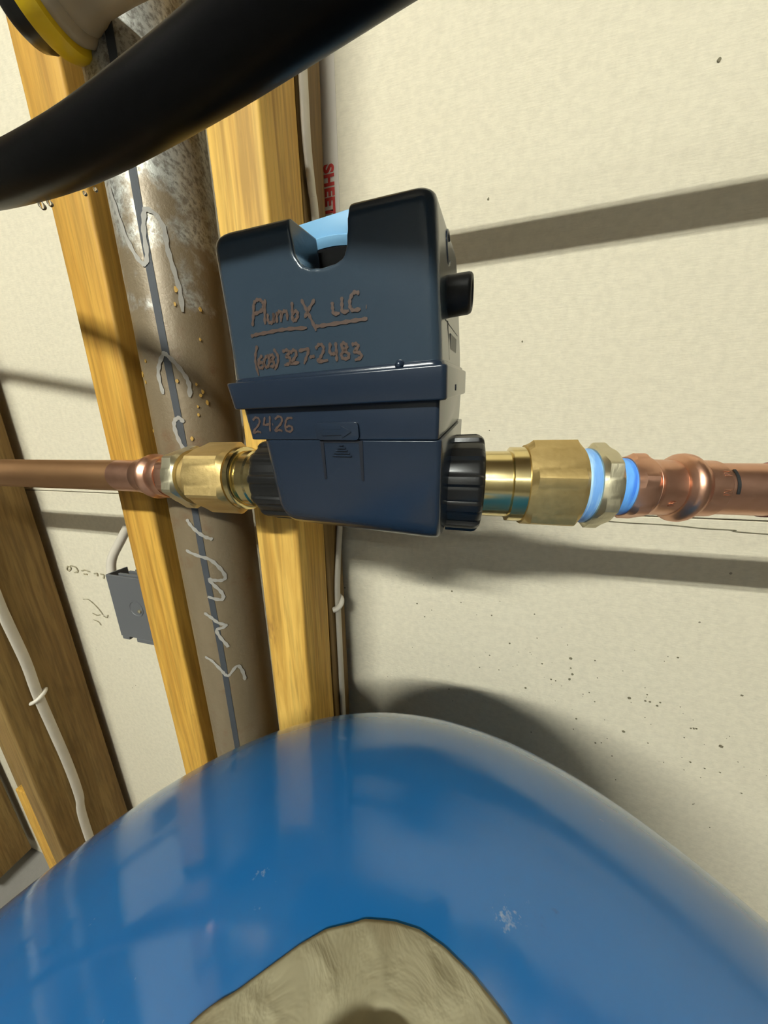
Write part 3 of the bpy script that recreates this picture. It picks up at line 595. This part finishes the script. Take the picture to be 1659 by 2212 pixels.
# ------------------------------------------------------------------ black hose with drops
HP = [(-1.6, .150, .30), (-1.0, .150, .235), (-.7, .150, .192), (-.49, .1429, .160), (-.42, .139, .149), (-.36, .1319, .1428), (-.3, .1200, .1330), (-.25, .1081, .1195), (-.21, .0986, .1073), (-.18, .0920, .0991), (-.155, .0872, .0936), (-.13, .0825, .0888), (-.105, .0787, .0859), (-.08, .0751, .0846), (-.055, .0712, .0835), (-.03, .0646, .0800), (-.008, .0585, .0767), (.012, .0520, .0720)]
hose = thing('black_hose', 'black rubber hose crossing the top above the navy valve', 'hose', (-.1474, .0868, .0926))
link('hose_wall', bm_tube(HP, .00665, 40, 8), MHOSE, hose, smooth=60)
def drop(c, r, st=1.3):
    return bm_lathe([(-r*st, r*.05), (-r*.9, r*.62), (-r*.4, r*.95), (0, r), (r*.4, r*.85), (r*.8, r*.5), (r, r*.1)], c, (0, 0, 1), 14)
for p, r in (((-.1500, .0866, .0865), .0011), ((-.1425, .0845, .0845), .0009), ((-.1170, .0785, .0786), .0006), ((-.1110, .0775, .0778), .0006)):
    link('water_drop', drop((p[0], p[1]+.0045, p[2]+.0005), r), MWATER, hose, smooth=80)

# ------------------------------------------------------------------ capped white pipe above
WYY, WZ = .155, .2290
t = thing('capped_pipe', 'dirty white plastic pipe with a yellow ring and black end cap', 'pipe', (0, WYY, WZ))
wl = lambda prof, n=40: bm_lathe(prof, (0, WYY, WZ), (1, 0, 0), n)
link('pipe_tube', wl([(-.2085, .0150), (-.2050, .0160), (-.2035, .0150), (-.2010, .0126), (-.1990, .0135), (-.1960, .0128), (-.1935, .0124), (-.1880, .0110), (-.17, .0105), (1.5, .0105)]), MPEX, t, smooth=50)
link('yellow_ring', wl([(-.2215, .0150), (-.2205, .0176), (-.2180, .0186), (-.2120, .0188), (-.2090, .0178), (-.2085, .0150)]), MYEL, t, smooth=40)
link('end_cap', wl([(-.2385, .0060), (-.2375, .0098), (-.2350, .0122), (-.2300, .0134), (-.2205, .0136)]), MBLACK, t, smooth=35)
def wp(x, a): return Vector((x, WYY-.0107*math.cos(R(a)), WZ+.0107*math.sin(R(a))))
bmt = bm_tube([wp(-.1765, 6), wp(-.1770, -14), wp(-.1760, -26), wp(-.1735, -28), wp(-.1715, -20), wp(-.1715, -2)], .00045, 6, 3)
bm_tube([wp(-.1680, 20), wp(-.1655, 5), wp(-.1635, -10)], .00045, 6, 3, bm=bmt); bm_tube([wp(-.1820, 12), wp(-.1815, 2)], .0004, 6, 2, bm=bmt)
link('pipe_print', bmt, MPENC, t)

# ------------------------------------------------------------------ blue pressure tank
TC = (.0008, -.0280); TZ = -.225; TR = .2; TB = .1
tank = thing('pressure_tank', 'glossy blue steel water pressure tank below the valve', 'tank', (TC[0], TC[1], -1.1))
prof = [(-1.04, .12), (-1.03, .15), (-1.0, .178), (-.96, .194), (-.92, .2), (TZ-.06, .2), (TZ-.03, .2)]
for i in range(0, 41):
    a = R(90*i/40*.9985); prof.append((TZ+TB*math.sin(a), TR*math.cos(a)))
link('tank_shell', bm_lathe(prof, (TC[0], TC[1], 0), (0, 0, 1), 160), MTANK, tank, smooth=60)
link('weld_band', bm_lathe([(-.655, .2), (-.653, .2018), (-.645, .2018), (-.643, .2)], (TC[0], TC[1], 0), (0, 0, 1), 96), MTANK, tank, smooth=40)
link('base_ring', bm_lathe([(-1.1, .150), (-1.098, .155), (-1.0, .156), (-.99, .150)], (TC[0], TC[1], 0), (0, 0, 1), 64), MBLACK, tank, smooth=40)
def dome_z(x, y): return TZ+TB*math.sqrt(max(0, 1-(x*x+y*y)/TR**2))
HC = (-.0085, .0305)
link('valve_cap', bm_lathe([(dome_z(.03, .03)-.002, .0262), (-.1265, .0262), (-.1245, .0255), (-.1235, .023), (-.1235, .002)], (TC[0]+HC[0], TC[1]+HC[1], 0), (0, 0, 1), 48), mk_plastic('dark_cap', (.045, .04, .04), .5), tank, smooth=40)
OUT = [(-.0529, .0483), (-.0497, .0508), (-.0465, .0527), (-.0416, .0566), (-.0346, .0623), (-.0285, .0664), (-.0213, .0692), (-.0184, .0706), (-.01, .0721), (-.0028, .0724), (.0041, .0711), (.011, .0686), (.0151, .0665), (.0181, .0648),
       (.028, .058), (.040, .043), (.046, .025), (.047, .0), (.040, -.026), (.022, -.045), (-.004, -.052), (-.032, -.046), (-.054, -.028), (-.064, -.004), (-.066, .022), (-.060, .040)]
OUT = [(x, y+.0034) for x, y in OUT]
def outline_r(an):
    best = .05; d = Vector((math.cos(an), math.sin(an)))
    for i in range(len(OUT)):
        p = Vector(OUT[i])-Vector(HC); q = Vector(OUT[(i+1) % len(OUT)])-Vector(HC); e = q-p
        den = d.x*e.y-d.y*e.x
        if abs(den) < 1e-12: continue
        tt = (p.x*e.y-p.y*e.x)/den; uu = (p.x*d.y-p.y*d.x)/den
        if tt > 0 and -1e-6 <= uu <= 1+1e-6: best = tt
    return best
bm = bmesh.new(); NA, NR = 260, 22; G = []; Gb = []
for i in range(NA):
    an = 2*math.pi*i/NA; ro = outline_r(an); ri = .0275; row = []; rb = []
    for j in range(NR+1):
        f = j/NR; rad = ri+(ro-ri)*f; x = HC[0]+rad*math.cos(an); y = HC[1]+rad*math.sin(an)
        wr = .0005*(.5+.5*math.sin(an*9+2*math.sin(f*3)))*f*(1-f)*3+.0005*(.5+.5*math.sin(an*19+f*5))*(1-f)*f*3+.0011*(1-abs(math.sin(an*8.5+.8*math.sin(f*4)+1.0))**.4)*f*(1-f)*2.5
        z = dome_z(x, y)+.00015+wr
        row.append(bm.verts.new((TC[0]+x, TC[1]+y, z+.0002))); rb.append(bm.verts.new((TC[0]+x, TC[1]+y, z)))
    G.append(row); Gb.append(rb)
for i in range(NA):
    k = (i+1) % NA
    for j in range(NR):
        bm.faces.new((G[i][j], G[i][j+1], G[k][j+1], G[k][j])); bm.faces.new((Gb[i][j], Gb[k][j], Gb[k][j+1], Gb[i][j+1]))
    bm.faces.new((G[i][NR], Gb[i][NR], Gb[k][NR], G[k][NR])); bm.faces.new((G[i][0], G[k][0], Gb[k][0], Gb[i][0]))
setp(link('paper_collar', bm, MLAB, off=(TC[0]+HC[0], TC[1]+HC[1], -.126), smooth=80), 'crumpled stained paper collar lying on top of the blue tank', 'paper')

# ------------------------------------------------------------------ lamp overhead, plus a second far one added for fill
def ceiling_light(label, P, emat):
    t = thing('ceiling_light', label, 'ceiling light', (P[0], P[1], P[2]+.05), 'ceiling lights')
    x, y, z = P
    link('housing', bm_box(x-.62, x+.62, y-.09, y+.09, z+.03, z+.08, .004, 2), MWHITE, t)
    for s in (-.045, .045):
        link('lamp_tube', bm_lathe([(-.6, .013), (.6, .013)], (x, y+s, z), (1, 0, 0), 16), emat, t, smooth=40)
        for e in (-1, 1): link('socket', bm_box(x+e*.61-.012, x+e*.61+.012, y+s-.012, y+s+.012, z-.012, z+.035, .002, 1), MWHITE, t)
ceiling_light('long two-tube ceiling light nearest the wall with the valve', LAMP_POS, MTUBE)
ceiling_light('added two-tube fill light, unseen at the far end of the room', (.7, -3.2, 1.36), mat('fill_lamp_tube', (1, 1, 1), .5, emit=((.97, 1.0, .92), LAMP*.07))[0])  # unseen fixture added as weak fill to lift the shadows
